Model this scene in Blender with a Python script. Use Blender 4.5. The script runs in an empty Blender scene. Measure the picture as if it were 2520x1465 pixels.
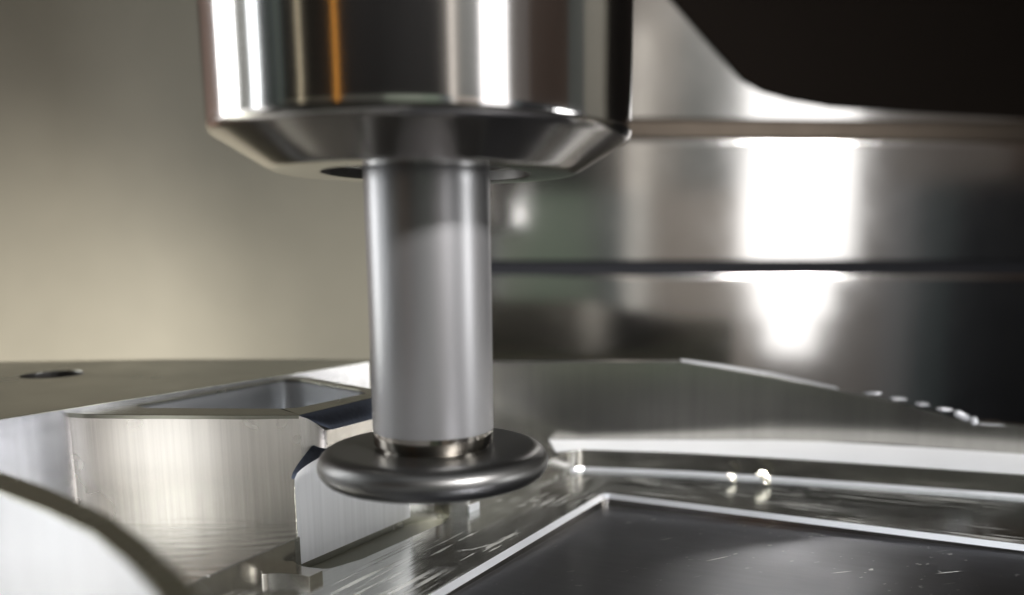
import bpy, bmesh, math, random
from mathutils import Vector, Matrix
from mathutils.geometry import tessellate_polygon
random.seed(7)
C = bpy.context.scene
COL = C.collection
CM = 0.01
ZC = 10.0                      # camera height above the machine table datum, cm
def W(x, y, z):                # centimetres relative to the lens -> metres in the world
    return Vector((x*CM, y*CM, (z+ZC)*CM))

# ------------------------------------------------------------------ camera
cam_d = bpy.data.cameras.new('camera'); cam = bpy.data.objects.new('camera', cam_d); COL.objects.link(cam)
cam.location = W(0, 0, 0); cam.rotation_euler = (math.radians(80), 0, 0)
F = 2160/2520
cam_d.sensor_width = 36; cam_d.lens = 36*F
cam_d.shift_x = -(1400-1260)/2520; cam_d.shift_y = (991-732.5)/2520
cam_d.clip_start = 0.002; cam_d.clip_end = 20
cam_d.dof.use_dof = True; cam_d.dof.focus_distance = 0.099
cam_d.dof.aperture_fstop = cam_d.lens/2.0
C.camera = cam
C.view_settings.view_transform = 'Standard'; C.view_settings.look = 'None'
C.view_settings.exposure = 0; C.view_settings.gamma = 1

# ------------------------------------------------------------------ world (dim machine interior)
w = bpy.data.worlds.new('World'); C.world = w; w.use_nodes = True
bg = w.node_tree.nodes['Background']; bg.inputs[0].default_value = (0.75, 0.72, 0.65, 1); bg.inputs[1].default_value = 0.006

# ------------------------------------------------------------------ lamps of the machine, and added fill lights
AX, AY = -1.362, 8.671         # tool axis
def polar(phi, d, z):          # phi: degrees from "towards camera" turning to the right
    a = math.radians(phi)
    return Vector((AX+d*math.sin(a), AY-d*math.cos(a), z))
def area(name, pos, target, sx, sy, radiance, col=(1, 1, 1), spread=180):
    L = bpy.data.lights.new(name, 'AREA'); L.shape = 'RECTANGLE'
    L.size = sx*CM; L.size_y = sy*CM; L.color = col; L.spread = math.radians(spread)
    L.energy = radiance*math.pi*(sx*CM)*(sy*CM)
    o = bpy.data.objects.new(name, L); COL.objects.link(o)
    o.location = W(*pos); d = (W(*target)-W(*pos))
    o.rotation_euler = d.to_track_quat('-Z', 'Y').to_euler()
    return o
sp = bpy.data.lights.new('rear_fill_spot', 'SPOT'); so = bpy.data.objects.new('rear_fill_spot', sp); COL.objects.link(so)  # added unseen spot, gives the boss wall a bright band to reflect
so.location = W(4.5, 22.5, 8.5); sp.energy = 3.0; sp.spot_size = math.radians(4.2); sp.spot_blend = .7; sp.shadow_soft_size = .004
so.rotation_euler = (W(-5.6, 7.75, -2.6)-W(4.5, 22.5, 8.5)).to_track_quat('-Z', 'Y').to_euler()
def bar(name, phi, d, z, sx, sz, rad, col=(1, 1, 1)): return area(name, polar(phi, d, z), (AX, AY, z), sx, sz, rad, col)
area('key_lamp', polar(44, 40, 23.5), (AX, AY, -1), 9, 4, 29, (1.0, .97, .96), 52)
bar('right_led_bar', 43, 40, 7.2, 9.6, 17, 2.9, (1, .98, .98)); bar('right_led_bar', 43, 40, -2.9, 7.0, 3.2, 2.9, (1, .98, .98)); bar('right_led_bar', 43, 40, -6.1, 4.4, 3.2, 2.9, (1, .98, .98))
bar('left_led_bar', -102, 30, 4, 8.6, 32, 9, (.97, .985, 1))
bar('slim_left_led_bar', -79.5, 36, 7, 3.0, 26, 6, (.93, .97, 1))
bar('amber_signal_bar', -33, 40, 5, .55, 26, 2.4, (1, .42, .06))
bar('pale_slot_lamp', -52, 40, 6, .9, 24, 1.3, (1, .86, .6))
bar('narrow_front_lamp', 22.5, 42, 6, 1.7, 26, 1.0, (1, .93, .85))
area('low_right_fill', polar(84, 40, -1), (-3, 13, -2), 9, 9, .8, (1, 1, 1), 34)  # added unseen light that whitens the left cavity wall
area('low_left_fill', (-27, 11, -5.5), (-3, 5.4, -3), 20, 5.5, 3.2, (.96, .98, 1))  # added unseen light that whitens the near rim's outer face
area('ceiling_lamp', (8, -8, 55), (5, 6, 0), 70, 22, .9, (.93, .97, 1))
for phi, en in ((-112, .8), (-75, .5), (-15, 1.0), (22, 1.6), (62, .4), (110, 1.0)):  # unseen fills added to light the enclosure panels
    sp = bpy.data.lights.new('panel_fill', 'SPOT'); so = bpy.data.objects.new('panel_fill', sp); COL.objects.link(so)
    so.location = W(*polar(phi, 26, 40)); sp.energy = en*1.6; sp.spot_size = math.radians(75); sp.spot_blend = .8; sp.shadow_soft_size = .01
    so.rotation_euler = (W(*polar(phi, 47, -3))-W(*polar(phi, 26, 40))).to_track_quat('-Z', 'Y').to_euler()
for lx, en in ((-23.5, 1.35), (-9, .6)):  # unseen fills added to shape the brightness gradient on the back wall
    sp = bpy.data.lights.new('wall_fill', 'SPOT'); so = bpy.data.objects.new('wall_fill', sp); COL.objects.link(so)
    so.location = W(lx, 25, -8.2); sp.energy = en; sp.spot_size = math.radians(80); sp.spot_blend = 1; sp.color = (1, .95, .86)
    sp.shadow_soft_size = .01
    so.rotation_euler = (W(lx*1.1, 44, -7)-W(lx, 25, -8.2)).to_track_quat('-Z', 'Y').to_euler()

# ------------------------------------------------------------------ helpers
def tag(o, label=None, cat=None, group=None, kind=None):
    if label: o['label'] = label
    if cat: o['category'] = cat
    if group: o['group'] = group
    if kind: o['kind'] = kind
    return o
def empty(name, x, y, z):
    o = bpy.data.objects.new(name, None); COL.objects.link(o); o.location = W(x, y, z); o.empty_display_size = .01
    return o
def link(name, bm, mat, parent=None, bevel=0, smooth=30, seg=2):
    bmesh.ops.recalc_face_normals(bm, faces=bm.faces)
    me = bpy.data.meshes.new(name); bm.to_mesh(me); bm.free()
    me.materials.append(mat)
    o = bpy.data.objects.new(name, me); COL.objects.link(o)
    if parent:
        o.parent = parent; o.matrix_parent_inverse = Matrix.Translation(-parent.location)
    if bevel:
        b = o.modifiers.new('edge', 'BEVEL'); b.width = bevel*CM; b.segments = seg; b.limit_method = 'ANGLE'
        b.angle_limit = math.radians(35); b.harden_normals = True
    if smooth:
        for pl in me.polygons: pl.use_smooth = True
        me.set_sharp_from_angle(angle=math.radians(smooth))
    return o
def zf(z):
    return z if callable(z) else (lambda x, y: z)
def add_prism(bm, outer, z0, z1, holes=()):
    """solid plate with vertical walls; outline in plan, cm; z0 bottom, z1 top"""
    z0, z1 = zf(z0), zf(z1)
    loops = [list(outer)]+[list(h) for h in holes]
    tv, bv = [], []
    for lp in loops:
        tv.append([bm.verts.new(W(x, y, z1(x, y))) for x, y in lp])
        bv.append([bm.verts.new(W(x, y, z0(x, y))) for x, y in lp])
    ft = [v for l in tv for v in l]; fb = [v for l in bv for v in l]
    if holes:
        tris = tessellate_polygon([[Vector((x, y, 0)) for x, y in lp] for lp in loops])
        for t in tris:
            bm.faces.new([ft[i] for i in t]); bm.faces.new([fb[i] for i in reversed(t)])
    else:
        bm.faces.new(ft); bm.faces.new(fb[::-1])
    for t, b in zip(tv, bv):
        n = len(t)
        for i in range(n):
            j = (i+1) % n
            bm.faces.new([t[i], b[i], b[j], t[j]])
def prism(name, outer, z0, z1, mat, parent=None, holes=(), bevel=.008, smooth=30):
    bm = bmesh.new(); add_prism(bm, outer, z0, z1, holes)
    return link(name, bm, mat, parent, bevel, smooth)
def lathe(name, prof, mat, parent=None, n=160, ax=(AX, AY), smooth=25, closed=False, caps=True):
    """prof: list of (r, z) in cm"""
    bm = bmesh.new(); rings = []
    for r, z in prof:
        rings.append([bm.verts.new(W(ax[0]+r*math.cos(2*math.pi*i/n), ax[1]+r*math.sin(2*math.pi*i/n), z)) for i in range(n)])
    m = len(rings)
    for k in range(m if closed else m-1):
        a, b = rings[k], rings[(k+1) % m]
        for i in range(n):
            j = (i+1) % n; bm.faces.new([a[i], a[j], b[j], b[i]])
    if not closed and caps:
        bm.faces.new(rings[0]); bm.faces.new(rings[-1][::-1])
    return link(name, bm, mat, parent, 0, smooth)
def sheet(name, rows, mat, parent=None, smooth=40):
    """grid surface through rows of (x,y,z)"""
    bm = bmesh.new(); vs = [[bm.verts.new(W(*p)) for p in r] for r in rows]
    for a, b in zip(vs, vs[1:]):
        for i in range(len(a)-1):
            bm.faces.new([a[i], a[i+1], b[i+1], b[i]])
    return link(name, bm, mat, parent, 0, smooth)
def fillet(pts, rad, seg=8):
    """round the corners of a closed plan outline; rad: one number or one per corner"""
    out = []; n = len(pts)
    for i in range(n):
        r = rad[i] if isinstance(rad, (list, tuple)) else rad
        p = Vector(pts[i]); a = Vector(pts[i-1])-p; b = Vector(pts[(i+1) % n])-p
        if r <= 0: out.append(tuple(p)); continue
        ang = a.angle(b); d = min(r/math.tan(ang/2), a.length*.49, b.length*.49)
        p0 = p+a.normalized()*d; p1 = p+b.normalized()*d
        for k in range(seg+1):
            t = k/seg; out.append(tuple((1-t)**2*p0+2*t*(1-t)*p+t*t*p1))
    return out
def offset(pts, d):
    """offset closed outline; positive = outward for counter-clockwise outlines"""
    n = len(pts); out = []
    for i in range(n):
        a, p, b = Vector(pts[i-1]), Vector(pts[i]), Vector(pts[(i+1) % n])
        e1 = (p-a).normalized(); e2 = (b-p).normalized()
        n1 = Vector((e1.y, -e1.x)); n2 = Vector((e2.y, -e2.x)); m = (n1+n2)
        m = m/max(m.dot(n1), .3) if m.length > 1e-6 else n1
        out.append(tuple(p+m*d))
    return out

def smooth_line(l, it=6):
    for _ in range(it):
        l = [l[0]]+[((l[i-1][0]+2*l[i][0]+l[i+1][0])/4, (l[i-1][1]+2*l[i][1]+l[i+1][1])/4) for i in range(1, len(l)-1)]+[l[-1]]
    return l

# ------------------------------------------------------------------ materials
def new_mat(name):
    m = bpy.data.materials.new(name); m.use_nodes = True
    nt = m.node_tree; b = nt.nodes['Principled BSDF']
    return m, nt, b
def N(nt, t, **kw):
    n = nt.nodes.new(t)
    for k, v in kw.items():
        if k.startswith('_'): setattr(n, k[1:], v)
        else: n.inputs[k.replace('__', ' ')].default_value = v
    return n
def coords(nt, scale=(1, 1, 1), rot=(0, 0, 0), loc=(0, 0, 0)):
    tc = N(nt, 'ShaderNodeTexCoord')
    cm = N(nt, 'ShaderNodeVectorMath', _operation='SCALE'); cm.inputs['Scale'].default_value = 100
    nt.links.new(tc.outputs['Object'], cm.inputs[0])
    r = N(nt, 'ShaderNodeMapping'); r.inputs['Rotation'].default_value = rot; r.inputs['Location'].default_value = loc
    nt.links.new(cm.outputs[0], r.inputs[0])
    s = N(nt, 'ShaderNodeMapping'); s.inputs['Scale'].default_value = scale
    nt.links.new(r.outputs[0], s.inputs[0])
    return s.outputs[0]
def noise(nt, vec, scale=1, detail=4, rough=.6):
    n = N(nt, 'ShaderNodeTexNoise'); n.inputs['Scale'].default_value = scale
    n.inputs['Detail'].default_value = detail; n.inputs['Roughness'].default_value = rough
    nt.links.new(vec, n.inputs['Vector']); return n.outputs['Fac']
def ramp(nt, fac, a, b, c0=(0, 0, 0, 1), c1=(1, 1, 1, 1)):
    r = N(nt, 'ShaderNodeValToRGB'); e = r.color_ramp.elements
    e[0].position = a; e[0].color = c0; e[1].position = b; e[1].color = c1
    nt.links.new(fac, r.inputs[0]); return r.outputs[0]
def bump(nt, h, b, strength, dist, prev=None):
    n = N(nt, 'ShaderNodeBump'); n.inputs['Strength'].default_value = strength; n.inputs['Distance'].default_value = dist*CM
    nt.links.new(h, n.inputs['Height'])
    if prev: nt.links.new(prev, n.inputs['Normal'])
    nt.links.new(n.outputs[0], b.inputs['Normal']); return n.outputs[0]
def maprange(nt, f, lo, hi, tlo=0.0, thi=1.0):
    n = N(nt, 'ShaderNodeMapRange'); n.inputs['From Min'].default_value = lo; n.inputs['From Max'].default_value = hi
    n.inputs['To Min'].default_value = tlo; n.inputs['To Max'].default_value = thi
    nt.links.new(f, n.inputs['Value']); return n.outputs[0]
def metal(name, col, rough, grain=(1, 1, 1), rot=0, amt=.3, dist=.0006, rvar=.08, tint=.12, arcs=None, lowf=None):
    """machined metal: grain = noise frequency per cm along the (rotated) axes"""
    m, nt, b = new_mat(name)
    b.inputs['Metallic'].default_value = 1
    v = coords(nt, grain, (0, 0, rot)); g = noise(nt, v, 1, 3, .65)
    big = noise(nt, coords(nt, (.9, .9, .9), (.3, .2, .5)), 1, 3, .6)
    mr = maprange(nt, big, .3, .7, rough-rvar, rough+rvar); nt.links.new(mr, b.inputs['Roughness'])
    mix = N(nt, 'ShaderNodeMix', _data_type='RGBA'); nt.links.new(g, mix.inputs['Factor'])
    mix.inputs[6].default_value = (*[c*(1-tint) for c in col], 1); mix.inputs[7].default_value = (*[min(1, c*(1+tint)) for c in col], 1)
    nt.links.new(mix.outputs[2], b.inputs['Base Color'])
    n1 = bump(nt, g, b, amt, dist)
    if lowf:
        n1 = bump(nt, noise(nt, coords(nt, lowf[:3], (0, 0, rot), (5, 2, 1)), 1, 2, .5), b, lowf[3], lowf[4], n1)
    if arcs:
        cx, cy, freq, st, ds = arcs
        av = coords(nt, (1, 1, 0), (0, 0, 0), (-cx, -cy, 0))
        wv = N(nt, 'ShaderNodeTexWave', _wave_type='RINGS', _rings_direction='SPHERICAL'); wv.inputs['Scale'].default_value = freq
        wv.inputs['Distortion'].default_value = 1.2; wv.inputs['Detail'].default_value = 2; wv.inputs['Detail Scale'].default_value = .6
        nt.links.new(av, wv.inputs['Vector'])
        brk = ramp(nt, noise(nt, coords(nt, (1.6, 1.6, 1)), 1, 2), .42, .62)
        mul = N(nt, 'ShaderNodeMath', _operation='MULTIPLY'); nt.links.new(wv.outputs['Fac'], mul.inputs[0]); nt.links.new(brk, mul.inputs[1])
        bump(nt, mul.outputs[0], b, st, ds, n1)
    return m
def paint(name, col, rough=.5, var=.15, metallic=0.0):
    m, nt, b = new_mat(name); b.inputs['Roughness'].default_value = rough; b.inputs['Metallic'].default_value = metallic
    g = noise(nt, coords(nt, (.12, .12, .12)), 1, 5)
    mix = N(nt, 'ShaderNodeMix', _data_type='RGBA'); nt.links.new(g, mix.inputs['Factor'])
    mix.inputs[6].default_value = (*[c*(1-var) for c in col], 1); mix.inputs[7].default_value = (*[min(1, c*(1+var)) for c in col], 1)
    nt.links.new(mix.outputs[2], b.inputs['Base Color'])
    return m
def turned(name, col, rough, aniso, amt, freq):
    m, nt, b = new_mat(name); b.inputs['Metallic'].default_value = 1
    b.inputs['Base Color'].default_value = (*col, 1); b.inputs['Roughness'].default_value = rough
    b.inputs['Anisotropic'].default_value = aniso
    tg = N(nt, 'ShaderNodeTangent', _direction_type='RADIAL', _axis='Z'); nt.links.new(tg.outputs[0], b.inputs['Tangent'])
    if amt:
        g = noise(nt, coords(nt, (.3, .3, freq)), 1, 2, .5); bump(nt, g, b, amt, .0005)
    return m
AL = (.50, .505, .49)
M = {}
M['holder'] = turned('ground_steel', (.66, .65, .64), .09, .8, .07, 30)
M['chamfered'] = turned('chamfer_steel', (.40, .38, .36), .15, .45, .05, 8)
M['end_face'] = turned('end_face_steel', (.60, .59, .55), .12, .2, .03, 8)
M['holder_face'] = turned('holder_face_steel', (.60, .59, .56), .28, .3, .05, 8)
M['bore'] = turned('bore_steel', (.16, .155, .15), .4, .2, 0, 8)
M['carbide'] = turned('matte_carbide', (.25, .25, .255), .37, .0, .10, 22); M['carbide'].node_tree.nodes['Principled BSDF'].inputs['Metallic'].default_value = .72
M['carbide_ground'] = turned('ground_carbide', (.27, .25, .22), .14, .3, .05, 40)
M['disc'] = turned('cutter_carbide', (.13, .13, .127), .36, .3, .06, 30)
M['top'] = metal('fly_cut_top', (.58, .585, .52), .24, (2, 14, 2), .35, .12, .0006, .05, .07)
M['wall'] = metal('milled_wall', (.48, .465, .43), .17, (7, 7, .2), 0, .45, .0014, .015, .2, lowf=(2.4, 2.4, .1, .6, .006))
M['lit_wall'] = metal('lit_milled_wall', (.72, .73, .74), .24, (9, 9, .25), 0, .30, .0011, .015, .05, lowf=(2.4, 2.4, .1, .5, .005)); M['lit_wall'].node_tree.nodes['Principled BSDF'].inputs['Metallic'].default_value = .8  # paler copy of the wall metal, lit look put into the colour
M['boss'] = metal('boss_wall', (.80, .76, .70), .27, (14, 14, .15), 0, .6, .0022, .02, .22, lowf=(2.6, 2.6, .12, .6, .006))
M['flank'] = metal('flank_wall', (.74, .755, .775), .38, (13, 13, .2), 0, .5, .0016, .03, .16)
M['lip'] = metal('lip_dark_reflection', (.13, .15, .20), .45, (26, 26, 7), .5, .5, .0016, .05, .3)  # dark reflection of the holder above put into the colour
M['floor'] = metal('milled_floor', (.54, .55, .53), .2, (1.0, 11, 1), -1.107, .75, .0035, .05, .3, arcs=(-3.2, 13.0, 1.1, .16, .004))
M['ledge'] = metal('ledge_floor', (.6, .6, .57), .24, (3, 9, 1), .1, .4, .0018, .03, .12, arcs=(-4.6, 14.6, 1.5, .35, .006))
M['chamfer'] = metal('bright_chamfer', (.86, .89, .93), .32, (8, 8, 2), 0, .2, .0006, .05, .05)
M['rim'] = metal('rim_metal', (.30, .295, .24), .25, (6, 6, 6), 0, .2, .0006, .05, .08)
M['outer'] = metal('outer_face', (.92, .93, .95), .38, (6, 6, .5), 0, .3, .001, .05, .05)
M['matte'] = metal('matte_ledge', (.86, .88, .90), .45, (2, 9, 1), 0, .2, .001, .05, .04)
for q, mv in (('outer', .8), ('matte', .3), ('flank', .55), ('chamfer', .75)): M[q].node_tree.nodes['Principled BSDF'].inputs['Metallic'].default_value = mv
M['burr'] = metal('burr_metal', (.45, .46, .48), .5, (9, 9, 9), 0, .6, .004, .05, .1)
M['chip'] = metal('bright_chip', (.93, .90, .78), .25, (9, 9, 9), 0, .6, .004, .05, .1)

def add_marks(m, specs, col, metl=.4):
    nt = m.node_tree; b = nt.nodes['Principled BSDF']; base = b.inputs['Base Color'].links[0].from_socket; cur = None
    for ang, sc, off, th, wdt, rs, *xr in specs:
        f = ramp(nt, noise(nt, coords(nt, sc, (0, 0, ang), off), 1, 2, .5), th, th+wdt)
        if rs:
            mm = N(nt, 'ShaderNodeMath', _operation='MULTIPLY'); nt.links.new(f, mm.inputs[0])
            nt.links.new(ramp(nt, noise(nt, coords(nt, (rs, rs, 1), (0, 0, .4), off), 1, 1), .42, .6), mm.inputs[1]); f = mm.outputs[0]
        if xr:
            sx = N(nt, 'ShaderNodeSeparateXYZ'); nt.links.new(coords(nt), sx.inputs[0])
            g = maprange(nt, sx.outputs[0], xr[0], xr[1]); mm = N(nt, 'ShaderNodeMath', _operation='MULTIPLY'); nt.links.new(f, mm.inputs[0]); nt.links.new(g, mm.inputs[1]); f = mm.outputs[0]
        if cur is None: cur = f
        else:
            mx = N(nt, 'ShaderNodeMath', _operation='MAXIMUM'); nt.links.new(cur, mx.inputs[0]); nt.links.new(f, mx.inputs[1]); cur = mx.outputs[0]
    mix = N(nt, 'ShaderNodeMix', _data_type='RGBA'); nt.links.new(cur, mix.inputs['Factor']); nt.links.new(base, mix.inputs[6])
    mix.inputs[7].default_value = (*col, 1); nt.links.new(mix.outputs[2], b.inputs['Base Color'])
    nt.links.new(maprange(nt, cur, 0, 1, 1, metl), b.inputs['Metallic'])
add_marks(M['floor'], [(-1.107, (.6, 15, 1), (1, 3, 0), .545, .08, .7, .9, .2), (-1.107, (1.6, 20, 1), (4, 0, 0), .60, .05, 1.1, .9, .2), (-.6, (1.6, 12, 1), (8, 0, 0), .66, .05, 1.5, .9, .2), (.40, (.7, 15, 1), (8, 5, 0), .55, .06, .6, .4, 1.2), (.46, (1.4, 20, 1), (2, 9, 0), .60, .05, .8, .4, 1.2)], (.5, .5, .47))
add_marks(M['ledge'], [(.1, (.7, 14, 1), (1, 3, 0), .57, .06, 1.0)], (.6, .6, .56), .5)
# pocket floor: milled plane, dark reflection put into its colour, with flecks and long scratches
def pocket_mat():
    m = metal('pocket_floor', (.20, .205, .225), .33, (1.2, 11, 1), .43, .28, .0016, .05, .12)
    nt = m.node_tree; b = nt.nodes['Principled BSDF']
    base = b.inputs['Base Color'].links[0].from_socket
    masks = []
    for ang, sc, off, th in ((1.33, (15, .7, 1), (0, 0, 0), .765), (1.05, (16, .8, 1), (3, 7, 0), .775)):
        f = noise(nt, coords(nt, sc, (0, 0, ang), off), 1, 1, .4); masks.append(ramp(nt, f, th, th+.02))
    f = noise(nt, coords(nt, (11, 5, 1), (0, 0, 1.3), (4, 4, 0)), 1, 2, .6)
    reg = ramp(nt, noise(nt, coords(nt, (.5, .5, 1), (0, 0, 0), (2, 1, 0)), 1, 1), .40, .7)
    mm = N(nt, 'ShaderNodeMath', _operation='MULTIPLY'); nt.links.new(ramp(nt, f, .69, .73), mm.inputs[0]); nt.links.new(reg, mm.inputs[1])
    masks.append(mm.outputs[0]); cur = masks[0]
    for k in masks[1:]:
        mx = N(nt, 'ShaderNodeMath', _operation='MAXIMUM'); nt.links.new(cur, mx.inputs[0]); nt.links.new(k, mx.inputs[1]); cur = mx.outputs[0]
    mix = N(nt, 'ShaderNodeMix', _data_type='RGBA'); nt.links.new(cur, mix.inputs['Factor']); nt.links.new(base, mix.inputs[6])
    mix.inputs[7].default_value = (.8, .8, .78, 1); nt.links.new(mix.outputs[2], b.inputs['Base Color'])
    inv = maprange(nt, cur, 0, 1, 1, .35); nt.links.new(inv, b.inputs['Metallic'])
    return m
M['pocket'] = pocket_mat()

# ------------------------------------------------------------------ the setting: machine interior
M['beige'] = paint('beige_wall', (.42, .395, .32), .65, .22)
def struct(o): o['kind'] = 'structure'; return o
def box(name, x0, x1, y0, y1, z0, z1, mat, parent=None, bevel=0):
    return prism(name, [(x0, y0), (x1, y0), (x1, y1), (x0, y1)], z0, z1, mat, parent, bevel=bevel)
struct(box('back_wall', -90, 14, 44, 45, -16.4, 60, M['beige']))
struct(box('machine_table', -70, 70, -60, 70, -17.0, -16.4, paint('table_steel', (.10, .10, .095), .5, .1, .6)))
struct(box('ceiling', -90, 90, -60, 80, 66, 67, paint('ceiling_paint', (.10, .09, .08), .7)))
BK = (.012, .010, .009)  # black stands in for the dark camera body mirrored in the holder
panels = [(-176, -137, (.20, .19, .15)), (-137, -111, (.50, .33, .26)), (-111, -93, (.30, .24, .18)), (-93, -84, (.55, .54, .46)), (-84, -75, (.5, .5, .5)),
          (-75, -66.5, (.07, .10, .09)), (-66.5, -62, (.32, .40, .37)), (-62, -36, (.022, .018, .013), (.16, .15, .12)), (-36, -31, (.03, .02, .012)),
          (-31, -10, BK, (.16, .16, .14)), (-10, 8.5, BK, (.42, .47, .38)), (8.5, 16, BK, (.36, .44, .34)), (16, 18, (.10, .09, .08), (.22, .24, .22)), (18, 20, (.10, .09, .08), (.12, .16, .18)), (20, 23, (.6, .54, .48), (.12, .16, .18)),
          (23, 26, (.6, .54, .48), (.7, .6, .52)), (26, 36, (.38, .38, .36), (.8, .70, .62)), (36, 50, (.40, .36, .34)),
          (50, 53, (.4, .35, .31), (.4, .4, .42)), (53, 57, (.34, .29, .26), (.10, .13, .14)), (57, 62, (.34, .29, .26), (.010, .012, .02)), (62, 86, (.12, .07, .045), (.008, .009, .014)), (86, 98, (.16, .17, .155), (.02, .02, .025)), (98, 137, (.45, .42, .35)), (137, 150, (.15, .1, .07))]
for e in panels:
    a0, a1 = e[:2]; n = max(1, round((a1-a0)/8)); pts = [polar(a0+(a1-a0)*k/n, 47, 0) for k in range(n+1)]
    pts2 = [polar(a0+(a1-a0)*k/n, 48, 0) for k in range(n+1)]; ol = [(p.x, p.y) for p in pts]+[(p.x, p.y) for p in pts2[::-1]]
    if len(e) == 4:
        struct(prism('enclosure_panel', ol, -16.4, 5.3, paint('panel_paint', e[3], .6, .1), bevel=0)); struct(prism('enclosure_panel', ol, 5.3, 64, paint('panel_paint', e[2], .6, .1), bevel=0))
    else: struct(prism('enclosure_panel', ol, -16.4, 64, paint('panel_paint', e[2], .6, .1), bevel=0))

# ------------------------------------------------------------------ stepped steel way cover behind, right
M['cover'] = metal('cover_steel', (.52, .515, .50), .11, (5, 5, .1), 0, .03, .0006, .012, .03)
M['seam'] = metal('seam_steel', (.09, .075, .06), .4, (2, 2, 2), 0, .1, .0006, .03, .1)
M['dark_seam'] = paint('dark_seam', (.008, .009, .014), .7)
cv = tag(empty('way_cover', 12, 26, -9), 'blurred stack of bright stainless cover plates with dark horizontal seams behind the cutter', 'machine cover')
CP = [(x, 25+.076*x) for x in (-4.6, -2.5, 0, 2.5, 6, 12, 24, 45)]
def plate(z0, z1, lean=0, drop=0):
    bm = bmesh.new()
    def prof(x):
        zt = z1+drop*min(1, max(0, (2.5-x)/5)); zb = z0
        return [(0, zb), (0, zt-.22), (0, zt-.14), (.02, zt-.07), (.08, zt-.02), (.2, zt), (1.0, zt), (1.0, zb)]
    rows = [[(x, y+d+lean*(z-z0)/(z1-z0), z) for d, z in prof(x)] for x, y in CP]
    vs = [[bm.verts.new(W(*q)) for q in r] for r in rows]; n = len(vs[0])
    for a, b in zip(vs, vs[1:]):
        for i in range(n): bm.faces.new([a[i], a[(i+1) % n], b[(i+1) % n], b[i]])
    bm.faces.new(vs[0]); bm.faces.new(vs[-1][::-1])
    return link('cover_plate', bm, M['cover'], cv, 0, 28)
plate(3.53, 30); plate(-.34, 3.04); plate(-16.4, -.72, .2, .2)
def seam(z0, z1, mat):
    prism('seam', [(x+.02, y+.16) for x, y in CP]+[(x+.1, y+.7) for x, y in CP[::-1]], z0, z1, mat, cv, bevel=0)
seam(3.0, 3.56, M['seam']); seam(-.76, -.3, M['dark_seam'])

# dark head housing hanging at upper right
M['black'] = paint('black_housing', (.012, .009, .007), .9, .2); M['black'].node_tree.nodes['Principled BSDF'].inputs['Specular IOR Level'].default_value = .08
hd = [(1.6, 6.0), (2.08, 5.39), (3.02, 4.40), (3.80, 3.60), (4.25, 3.36), (4.87, 3.19), (5.77, 3.04), (7.55, 2.93), (10.14, 2.80), (24, 2.7), (24, 22), (1.6, 22)]
bm = bmesh.new()
def onc(x, z, d):
    y = 25/(1-.076*x/20)-.12; k2 = y/20; return W(x*k2, y+d, z*k2)
a = [bm.verts.new(onc(x, z, 0)) for x, z in hd]; b_ = [bm.verts.new(onc(x, z, .6)) for x, z in hd]
bm.faces.new(a); bm.faces.new(b_[::-1])
for i in range(len(a)): bm.faces.new([a[i], a[(i+1) % len(a)], b_[(i+1) % len(a)], b_[i]])
tag(link('machine_housing', bm, M['black'], None, .0), 'black angular machine housing blurred in the upper right corner, sloping down to the steel plates', 'machine housing')

# ------------------------------------------------------------------ tool holder
th = tag(empty('tool_holder', AX, AY, .7), 'large polished steel tool holder cylinder with chamfered lower end at the top centre', 'tool holder')
R, R1 = 1.955, 1.42
lathe('holder_body', [(.7, 7), (R, 7), (R, 1.2), (R, 1.07), (R-.001, 1.06), (.7, 1.06)], M['holder'], th, 256, smooth=22)
lathe('holder_chamfer', [(1.0, 1.059), (R-.002, 1.059), (R-.008, 1.035), (R-.022, 1.008), (R-.045, .985), (R-.075, .968), (R-.10, .9565), (R1+.06, .728), (R1+.02, .708), (R1+.008, .7035), (1.03, .7055), (1.0, .75)], M['chamfered'], th, 256, smooth=22, closed=True)
lathe('end_face', [(R1+.008, .703), (R1-.004, .698), (R1-.02, .697), (1.06, .697), (1.035, .697), (1.0, .697), (.99, .699)], M['end_face'], th, 256, smooth=22, caps=False)
lathe('bore_ring', [(.99, .70), (.986, .82), (.90, .78), (.80, .78), (.74, .84), (.64, .86), (.64, 1.0)], M['bore'], th, 128, caps=False)
# ------------------------------------------------------------------ cutter
cu = tag(empty('undercut_cutter', AX, AY, -2.3), 'grey carbide shank with dark rounded disc cutter at its lower end, under the holder', 'cutting tool')
lathe('shank', [(.6, 1.6), (.6, -1.775), (.599, -1.79)], M['carbide'], cu, 256)
lathe('neck', [(.597, -1.792), (.597, -1.90), (.594, -1.918), (.585, -1.926), (.555, -1.93), (.55, -1.99)], M['carbide_ground'], cu, 192)
prof = [(.30, -1.965), (.60, -1.965), (.80, -1.958), (.93, -1.962)]
rc, zc, rr = .965, -2.125, .165
for k in range(0, 17):
    t = math.radians(84-k*168/16)
    prof.append((rc+rr*1.13*math.cos(t), zc+rr*math.sin(t)))
prof += [(.86, -2.292), (.70, -2.27), (.3, -2.27)]
lathe('cutter_disc', prof, M['disc'], cu, 220, smooth=35)

# ------------------------------------------------------------------ workpiece
wp = tag(empty('aluminium_workpiece', 0, 10, -3.9), 'machined bright aluminium part with a walled cavity, hollow boss and stepped floor under the cutter', 'workpiece')
ZA, ZR, ZF1, ZF2 = -1.80, -1.85, -3.12, -3.45
k = ZR/-1.87
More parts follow.
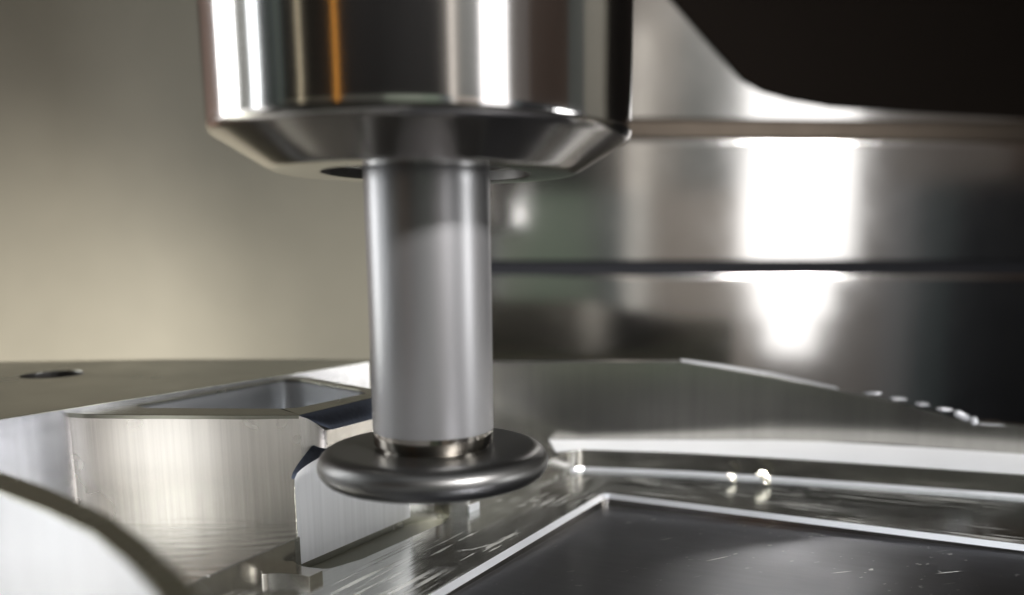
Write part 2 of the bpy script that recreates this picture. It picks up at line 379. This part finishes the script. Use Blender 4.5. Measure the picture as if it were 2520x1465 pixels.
# left top plate with the drilled hole
lw = lambda y: -6.07+(y-9.19)*(-3.20+6.07)/(13.98-9.19)
hc = (-7.46, 12.55); hr = .41
hole = [(hc[0]+hr*math.cos(2*math.pi*i/26), hc[1]+hr*math.sin(2*math.pi*i/26)) for i in range(26)]
outer = [(lw(6.6), 6.6), (lw(9.19), 9.19), (lw(13.98), 13.98), (-3.0, 14.22), (-4.4, 14.34), (-6.7, 14.30), (-9.5, 13.92), (-16, 13.2), (-16, 6.6)]
prism('top_plate', outer, -4.0, ZA, M['top'], wp, holes=[hole], bevel=.006)
lathe('hole_lining', [(hr-.004, ZA-.006), (hr-.004, -2.6), (.05, -2.62), (.05, -2.7), (hr+.06, -2.7), (hr+.06, ZA-.03)], M['bore'], wp, 26, hc, smooth=5, closed=True)
# left wall face of the cavity (own milled finish)
rows = [[(lw(y)+.004, y, z) for y in (6.6, 8.5, 10.4, 12.2, 13.99)] for z in (ZA-.012, -3.3)]
M['cavity'] = metal('cavity_wall_metal', (.56, .56, .58), .2, (9, 9, .25), 0, .4, .0013, .015, .15, lowf=(2.0, 2.0, .1, .7, .007))
sheet('cavity_wall', rows, M['cavity'], wp)
# back wall with its sloping, torn top edge
inner = [(-3.25, 13.97), (1.84, 13.95), (3.26, 13.95), (4.30, 13.78), (5.15, 13.58), (5.99, 13.29), (6.9, 12.96), (9.5, 11.8)]
topz = [ZA, ZA, -2.04, -2.235, -2.39, -2.60, -2.655, -2.78]
def add_wall(bm, pts, tz, th_, zb):
    ft, fb, bt, bb = [], [], [], []
    for (x, y), z in zip(pts, tz):
        ft.append(bm.verts.new(W(x, y, z))); fb.append(bm.verts.new(W(x, y, zb)))
        bt.append(bm.verts.new(W(x+th_*.15, y+th_, z))); bb.append(bm.verts.new(W(x+th_*.15, y+th_, zb)))
    for i in range(len(pts)-1):
        bm.faces.new([ft[i], ft[i+1], fb[i+1], fb[i]]); bm.faces.new([bt[i+1], bt[i], bb[i], bb[i+1]])
        bm.faces.new([ft[i+1], ft[i], bt[i], bt[i+1]]); bm.faces.new([fb[i], fb[i+1], bb[i+1], bb[i]])
    bm.faces.new([ft[0], fb[0], bb[0], bt[0]]); bm.faces.new([ft[-1], bt[-1], bb[-1], fb[-1]])
# the torn stretch is resampled so its edge wanders
pts, tz = list(inner[:3]), list(topz[:3])
for i in range(3, 7):
    for s in range(8):
        t = s/8; a, b2 = inner[i], inner[i+1]
        pts.append((a[0]+(b2[0]-a[0])*t, a[1]+(b2[1]-a[1])*t))
        tz.append(topz[i]+(topz[i+1]-topz[i])*t+(random.uniform(-.012, .016) if 0 < i*8+s-24 < 22 else 0))
pts.append(inner[7]); tz.append(topz[7])
bm = bmesh.new(); add_wall(bm, pts, tz, .28, -4.0); link('back_rim', bm, M['wall'], wp, .01, 32)
# bright sloping top of the rim
rows = [[(x+.01, y+dy, z+.006) for (x, y), z in zip([inner[1], (2.5, 13.95), inner[2], inner[3]], [topz[1], -1.915, topz[2], topz[3]])] for dy in (.02, .26)]
sheet('rim_bevel', [[(1.80, 13.95, -1.80), (2.5, 13.95, -1.905), (3.26, 13.95, -2.025), (4.3, 13.78, -2.225)], [(1.80, 14.12, -1.77), (2.5, 14.12, -1.862), (3.26, 14.12, -1.985), (4.3, 13.95, -2.20)]], M['chamfer'], wp)
# burrs along the torn edge
def burr(x, y, z, lx, lz, rot, seed):
    rnd = random.Random(seed); bm = bmesh.new()
    bmesh.ops.create_icosphere(bm, subdivisions=2, radius=1)
    for v in bm.verts:
        j = 1+rnd.uniform(-.22, .22); q = Vector((v.co.x*lx*j, v.co.y*.05*j, v.co.z*lz*j)); q.rotate(Matrix.Rotation(rot, 3, 'Y'))
        v.co = W(x+q.x, y+q.y, z+q.z)
    return link('burr', bm, M['burr'], wp, 0, 40)
for i, (x, y, z, lx, lz, rt) in enumerate([(4.78, 13.66, -2.255, .14, .028, .02), (5.16, 13.56, -2.325, .13, .034, .05), (5.50, 13.45, -2.395, .12, .036, .05), (5.80, 13.33, -2.455, .12, .036, .08), (6.03, 13.24, -2.535, .15, .06, .45), (6.20, 13.18, -2.61, .05, .075, -.45), (6.45, 13.1, -2.652, .25, .012, .05)]):
    burr(x, y, z, lx, lz, rt, i)
# ledge sheet (upper floor): everything inside the cavity outside the deeper floor
LW = [(.22, 13.435), (1.0, 13.32), (1.88, 13.17), (2.95, 12.90), (4.01, 12.60), (5.2, 12.24), (6.37, 11.87), (9.5, 10.75)]   # foot line of the low back wall
corner = smooth_line([(-.42, 12.55), (-.16, 12.98), (-.02, 13.22), (.04, 13.33), (.10, 13.41), (.22, 13.435)], 1)
step = [(-6.6, 4.6), (-3.85, 7.2), (-3.50, 8.03), (-3.30, 8.48), (-3.23, 8.64), (-3.00, 9.12), (-2.96, 9.25), (-2.08, 10.95), (-1.75, 11.18), (-1.32, 11.2)]+corner+LW[1:]
back = [(9.5, 11.7), (6.9, 12.95), (4.3, 13.8), (3.26, 13.97), (-3.3, 13.99), (lw(12), 12), (lw(9.2), 9.2), (lw(6.6), 6.6), (-7.8, 4.6)]
prism('ledge', step+back, -4.0, ZF1, M['ledge'], wp, bevel=.010)
foot = [(-.33, 13.95), (.87, 13.95), (2.2, 13.95), (3.3, 13.94), (4.09, 13.83), (5.47, 13.45), (6.9, 12.97), (9.5, 11.8)]
sheet('back_ledge', [[(x, y-.02, -3.065-.002*i) for i, (x, y) in enumerate(foot)], [((a+c)/2, (b2+d)/2, -3.088) for (a, b2), (c, d) in zip(foot, [(-.2, 13.22)]+LW[:1]+LW[2:])], [(x, y+.012, ZF1+.004) for x, y in [(-.2, 13.22)]+LW[:1]+LW[2:]]], M['matte'], wp)
cl = corner+LW[1:]
def toward(l, d): return [(x+d*.25, y-d) for x, y in l]
sheet('low_back_wall', [[(x, y-.003, ZF1-.012) for x, y in cl], [(x, y-.003, ZF2+.05) for x, y in cl]], M['wall'], wp, 50)
sheet('wall_fillet', [[(x, y-.004, ZF2+.052) for x, y in cl[3:]], [(x, y-.02, ZF2+.02) for x, y in toward(cl[3:], .0)], [(x, y, ZF2+.003) for x, y in toward(cl[3:], .055)]], M['chamfer'], wp, 10)
# deep floor with slot and pocket
pk = [(.50, 12.14), (-1.40, 8.40), (-3.4, 4.4), (9.4, 4.4), (9.4, 8.10), (5.38, 9.90)]
pko = fillet(pk, [.16, 0, 0, 0, 0, 0], 8)
def inset(pts, d):
    # pocket outline is clockwise or not: move towards its centroid side
    A_ = sum(pts[i-1][0]*pts[i][1]-pts[i][0]*pts[i-1][1] for i in range(len(pts)))
    return offset(pts, -d if A_ > 0 else d)
pki = inset(pko, .06)
slot = fillet([(-2.99, 9.20), (-2.63, 9.10), (-2.33, 9.42), (-1.76, 10.45), (-1.60, 10.72), (-1.55, 11.08), (-1.80, 11.22), (-2.06, 11.02)], [.03, .12, .2, .1, .08, .12, .12, .1], 5)
fl = [(-3.88, 7.2), (-3.54, 8.03), (-3.34, 8.48), (-3.27, 8.64), (-3.04, 9.12), (-3.04, 9.3), (-2.12, 11.05), (-1.8, 11.4), (-1.45, 11.4), (-.5, 12.7), (.03, 13.5), (3.04, 13.0), (6.4, 11.95), (9.9, 10.75), (9.9, 4.2), (-3.6, 4.2), (-5.8, 5.2)]
prism('deep_floor', fl, -3.81, ZF2, M['floor'], wp, holes=[pko, slot], bevel=0)
prism('slot_floor', [(-3.1, 9.0), (-2.2, 8.9), (-1.4, 10.6), (-1.4, 11.3), (-2.2, 11.3)], -3.79, -3.53, paint('olive_fixture', (.20, .20, .15), .5), wp, bevel=0)
# chamfer round the pocket, wall, and pocket floor
n = len(pko)
bm = bmesh.new()
r0 = [bm.verts.new(W(x, y, ZF2+.002)) for x, y in pko]; r1 = [bm.verts.new(W(x, y, ZF2-.058)) for x, y in pki]
for i in range(n): bm.faces.new([r0[i], r0[(i+1) % n], r1[(i+1) % n], r1[i]])
link('pocket_chamfer', bm, M['chamfer'], wp, 0, 25)
bm = bmesh.new()
r1 = [bm.verts.new(W(x, y, ZF2-.058)) for x, y in pki]; r2 = [bm.verts.new(W(x, y, ZF2-.19)) for x, y in pki]
for i in range(n): bm.faces.new([r1[i], r1[(i+1) % n], r2[(i+1) % n], r2[i]])
link('pocket_wall', bm, M['wall'], wp, 0, 25)
prism('pocket_floor', offset(pki, .0), -3.8, lambda x, y: ZF2-.165+.022*(12.14-y)+.006*(x-.5), M['pocket'], wp, bevel=0)
# hollow boss
front = [(-5.80, 9.95), (-5.68, 9.86), (-5.45, 9.80), (-4.93, 9.765), (-4.27, 9.745), (-3.67, 9.735), (-3.03, 9.75)]
front = [(x, y-.06) for x, y in front]
Q = (-2.76, 9.80)
ringo = front+[(-2.475, 10.83), (-2.50, 11.10), (-2.63, 11.56), (-3.86, 12.67), (-4.05, 12.75), (-4.15, 12.8)]
ringh = [(-5.16, 10.27), (-4.96, 10.13), (-3.37, 10.085), (-3.17, 10.16), (-2.62, 11.19), (-2.77, 11.45), (-3.81, 12.32), (-4.08, 12.40), (-4.20, 12.16)]
ringh = fillet(ringh, [.05, .12, .12, .1, .08, .1, .18, .15, .05], 5)
# upper rim of the boss, its lid of wall
prism('boss_rim', ringo, ZR-.05, ZR, M['rim'], wp, holes=[ringh], bevel=.006)
core = front[:-1]+[(-3.03, 9.69), Q, (-2.16, 10.98), (-2.3, 11.3), (-2.60, 11.54), (-3.86, 12.65), (-4.15, 12.78)]
coreo = [(x, y) for x, y in core]
bm = bmesh.new()
# wall surfaces: front curve + facet to Q, from under the rim to the ledge
def strip(bm, line, ztop, zbot, nz=1):
    zt, zb = zf(ztop), zf(zbot); rows = []
    for j in range(nz+1):
        rows.append([bm.verts.new(W(x, y, zt(x, y)+(zb(x, y)-zt(x, y))*j/nz)) for x, y in line])
    for a, b2 in zip(rows, rows[1:]):
        for i in range(len(line)-1): bm.faces.new([a[i], a[i+1], b2[i+1], b2[i]])
fcurve = []
for i in range(len(front)-1):
    for s in range(4):
        t = s/4; fcurve.append((front[i][0]*(1-t)+front[i+1][0]*t, front[i][1]*(1-t)+front[i+1][1]*t))
fcurve.append(front[-1])
fcurve = smooth_line(fcurve)
strip(bm, fcurve, ZR-.012, ZF1)
link('boss_wall', bm, M['boss'], wp, 0, 40)
# facet between the front face and the flank, with rounded corner onto the flank
def lerp(a, b, t): return tuple(p*(1-t)+q*t for p, q in zip(a, b))
fac = [(-3.03, 9.69), (-2.94, 9.71), (-2.85, 9.735), (-2.79, 9.76), (-2.765, 9.785), (-2.752, 9.82), (-2.70, 9.93), (-2.45, 10.42), (-2.16, 10.98)]
def ztop_f(x, y):
    t = min(1, max(0, (x+3.03)/.27)); return ZR-.012-.19*(t**1.5)
bm = bmesh.new(); strip(bm, fac, ztop_f, -3.45); link('boss_wall', bm, M['boss'], wp, 0, 40)
# rounded upper edge of the flank, dark reflection painted on
rows = []
for j in range(7):
    t = j/6; row = []
    for s in range(13):
        u = s/12
        top = lerp((-3.03, 9.69), (-2.475, 10.83), u)
        if u < .12: low = lerp((-3.03, 9.69), (-2.752, 9.80), u/.12); zl = ZR-.012-.19*((u/.12)**1.5)
        else: low = lerp((-2.752, 9.80), (-2.14, 10.98), (u-.12)/.88); zl = -2.052
        c = 1-(1-t)**1.5
        row.append((top[0]+(low[0]-top[0])*c, top[1]+(low[1]-top[1])*c, ZR-.003+(zl-ZR)*t**1.25))
    rows.append(row)
sheet('undercut_lip', rows, M['lip'], wp, 50)
# boss solid behind the faces: inner pocket walls
bm = bmesh.new(); strip(bm, ringh+[ringh[0]], ZR-.02, ZF1); link('boss_pocket_wall', bm, M['lit_wall'], wp, 0, 40)
bm = bmesh.new(); strip(bm, [(-2.16, 10.98), (-2.25, 11.3), (-2.60, 11.54), (-3.86, 12.65), (-4.3, 13.0)], ZR-.02, ZF1); link('boss_wall', bm, M['boss'], wp, 0, 40)
prism('boss_bounce_floor', [(-5.16, 10.2), (-3.4, 10.0), (-3.1, 10.1), (-2.58, 11.2), (-2.75, 11.5), (-3.81, 12.4), (-4.3, 12.4)], -2.75, -2.65, M['flank'], wp, bevel=0)  # high floor added to bounce light up the pocket walls
# lower flank block with its rounded top
E0, E1 = (-2.985, 9.225), (-2.07, 10.97)
bm = bmesh.new(); top, bot = [], []
us = [0, .02, .05, .09, .14, .2, .27, .34, .5, .75, 1]
def ztl(u): return -2.47+.19*min(1, (u/.30))**.45 if u > 0 else -2.47
line = [lerp(E0, E1, u) for u in us]
f = [bm.verts.new(W(x+.012, y, ztl(u))) for (x, y), u in zip(line, us)]; g = [bm.verts.new(W(x+.012, y, ZF2+.004)) for x, y in line]
hh = [bm.verts.new(W(x-.04-.02*u, y+.04+.16*min(1, u*4), ztl(u)+.03*min(1, u*6))) for (x, y), u in zip(line, us)]
for i in range(len(us)-1):
    bm.faces.new([f[i], f[i+1], g[i+1], g[i]])
gb = bm.verts.new(W(E0[0]-.05, E0[1]+.45, ZF2)); hb = bm.verts.new(W(E0[0]-.05, E0[1]+.45, -2.47))
bm.faces.new([f[0], g[0], gb, hb])
link('lower_flank', bm, M['flank'], wp, 0, 30)
rows = []
for j in range(5):
    t = j/4
    rows.append([(x+.012-(.05+.08*min(1, u*5))*t*.9, y+(.02+.10*min(1, u*5))*t, ztl(u)+.10*min(1, u*5)*t**1.6) for (x, y), u in zip(line, us)])
sheet('groove_fillet', rows, M['lip'], wp, 60)
# curved end of the flank beside the tab
bm = bmesh.new(); strip(bm, smooth_line([(-2.07, 10.97), (-2.0, 11.07), (-1.92, 11.13), (-1.82, 11.17), (-1.72, 11.17), (-1.63, 11.13), (-1.56, 11.04)], 1), -3.10, ZF2+.004); link('flank_fillet', bm, M['wall'], wp, 0, 60)
# small leftover tabs on the deep floor
prism('floor_tab', [(-1.62, 11.26), (-1.52, 11.30), (-1.40, 11.27), (-1.31, 11.17), (-1.20, 11.36), (-1.32, 11.75), (-1.75, 11.55)], ZF2-.02, -3.35, M['chamfer'], wp, bevel=.005)
arc = [(-3.30, 8.60), (-3.24, 8.66), (-3.16, 8.715), (-3.03, 8.735), (-2.88, 8.715), (-2.76, 8.675), (-2.69, 8.64)]
prism('floor_tab', arc+[(-2.60, 8.82), (-2.75, 8.90), (-2.9, 8.98), (-2.99, 9.10), (-3.02, 9.12), (-3.22, 8.70)], ZF2-.02, -3.355, M['wall'], wp, bevel=.005)
# step face strip between upper and deep floor, near left
rows = [[(-3.85, 7.2, z), (-3.50, 8.03, z), (-3.38, 8.30, z), (-3.30, 8.48, z), (-3.23, 8.64, z), (-3.12, 8.88, z), (-2.99, 9.14, z)] for z in (ZF1-.012, ZF2+.003)]
sheet('step_face', [[(x+.008, y-.004, z) for x, y, z in r] for r in rows], M['wall'], wp)
# near rim of the cavity, out of focus in front
rin = [(-7.4, 9.2), (-4.65, 6.97), (-3.97, 6.48), (-3.20, 5.83), (-2.66, 5.26), (-2.27, 4.80), (-1.93, 4.38), (-1.2, 3.4)]
rout = [(-1.5, 3.3), (-2.06, 4.22), (-2.22, 4.44), (-2.60, 4.90), (-3.04, 5.38), (-3.62, 5.87), (-4.3, 6.38), (-7.6, 8.66)]
prism('near_rim', rin+rout, -4.0, ZA, M['rim'], wp, bevel=.01)
sheet('rim_inner_wall', [[(x+.004, y+.006, z) for x, y in rin] for z in (ZA-.012, ZF1)], M['matte'], wp)  # unseen face made pale so the boss wall reflects brightness
rows = [[(x-.004, y-.006, z) for x, y in rout] for z in (ZA-.01, -4.6)]
sheet('outer_face', rows, M['outer'], wp)
# corner burrs down the flank edge
bm = bmesh.new()
for i in range(34):
    z = -2.55-i*.018; s = random.uniform(.003, .009)
    for v in bmesh.ops.create_icosphere(bm, subdivisions=1, radius=1)['verts']:
        v.co = W(E0[0]+.004+v.co.x*s, E0[1]-.008+v.co.y*s, z+v.co.z*s*1.4)
link('edge_burr', bm, M['chip'], wp, 0, 0)

# fixture plate seen through the slot
tag(prism('fixture_plate', [(-6, 4), (9, 4), (9, 13.6), (-6, 13.6)], -16.4, -3.82, paint('olive_fixture', (.24, .24, .18), .5), bevel=.05), 'olive fixture block under the aluminium part, seen through the slot beside the boss', 'fixture')

# chips on the floor
def chip(x, y, z, s, seed, label, tail=False):
    rnd = random.Random(seed); bm = bmesh.new()
    rows = 9; ring = 8; vs = []
    for i in range(rows):
        t = i/(rows-1); a = t*2.6-.5; rr = s*(1-.35*t)
        c = Vector((math.cos(a)*rr, math.sin(a)*rr*.3, abs(math.sin(a*.9))*s*1.0))
        wd = s*(.18+.42*math.sin(math.pi*min(.98, t+.04)))
        vs.append([bm.verts.new(W(x+c.x+wd*.7*math.cos(q)*rnd.uniform(.8, 1.2), y+c.y+wd*.3*math.sin(q), z+c.z+wd*math.sin(q)*rnd.uniform(.8, 1.1)+s*.45)) for q in [2*math.pi*k/ring for k in range(ring)]])
    for a, b2 in zip(vs, vs[1:]):
        for i in range(ring): bm.faces.new([a[i], a[(i+1) % ring], b2[(i+1) % ring], b2[i]])
    bm.faces.new(vs[0]); bm.faces.new(vs[-1][::-1])
    return tag(link('metal_chip', bm, M['chip'], None, 0, 60), label, 'metal chip', 'metal chips on the floor of the cavity')
chip(2.38, 12.62, ZF2, .085, 3, 'small rounded cream metal chip on the deep floor, left of the curled one')
chip(2.80, 12.45, ZF2, .13, 5, 'larger curled shiny metal chip on the deep floor, right of the small rounded one')
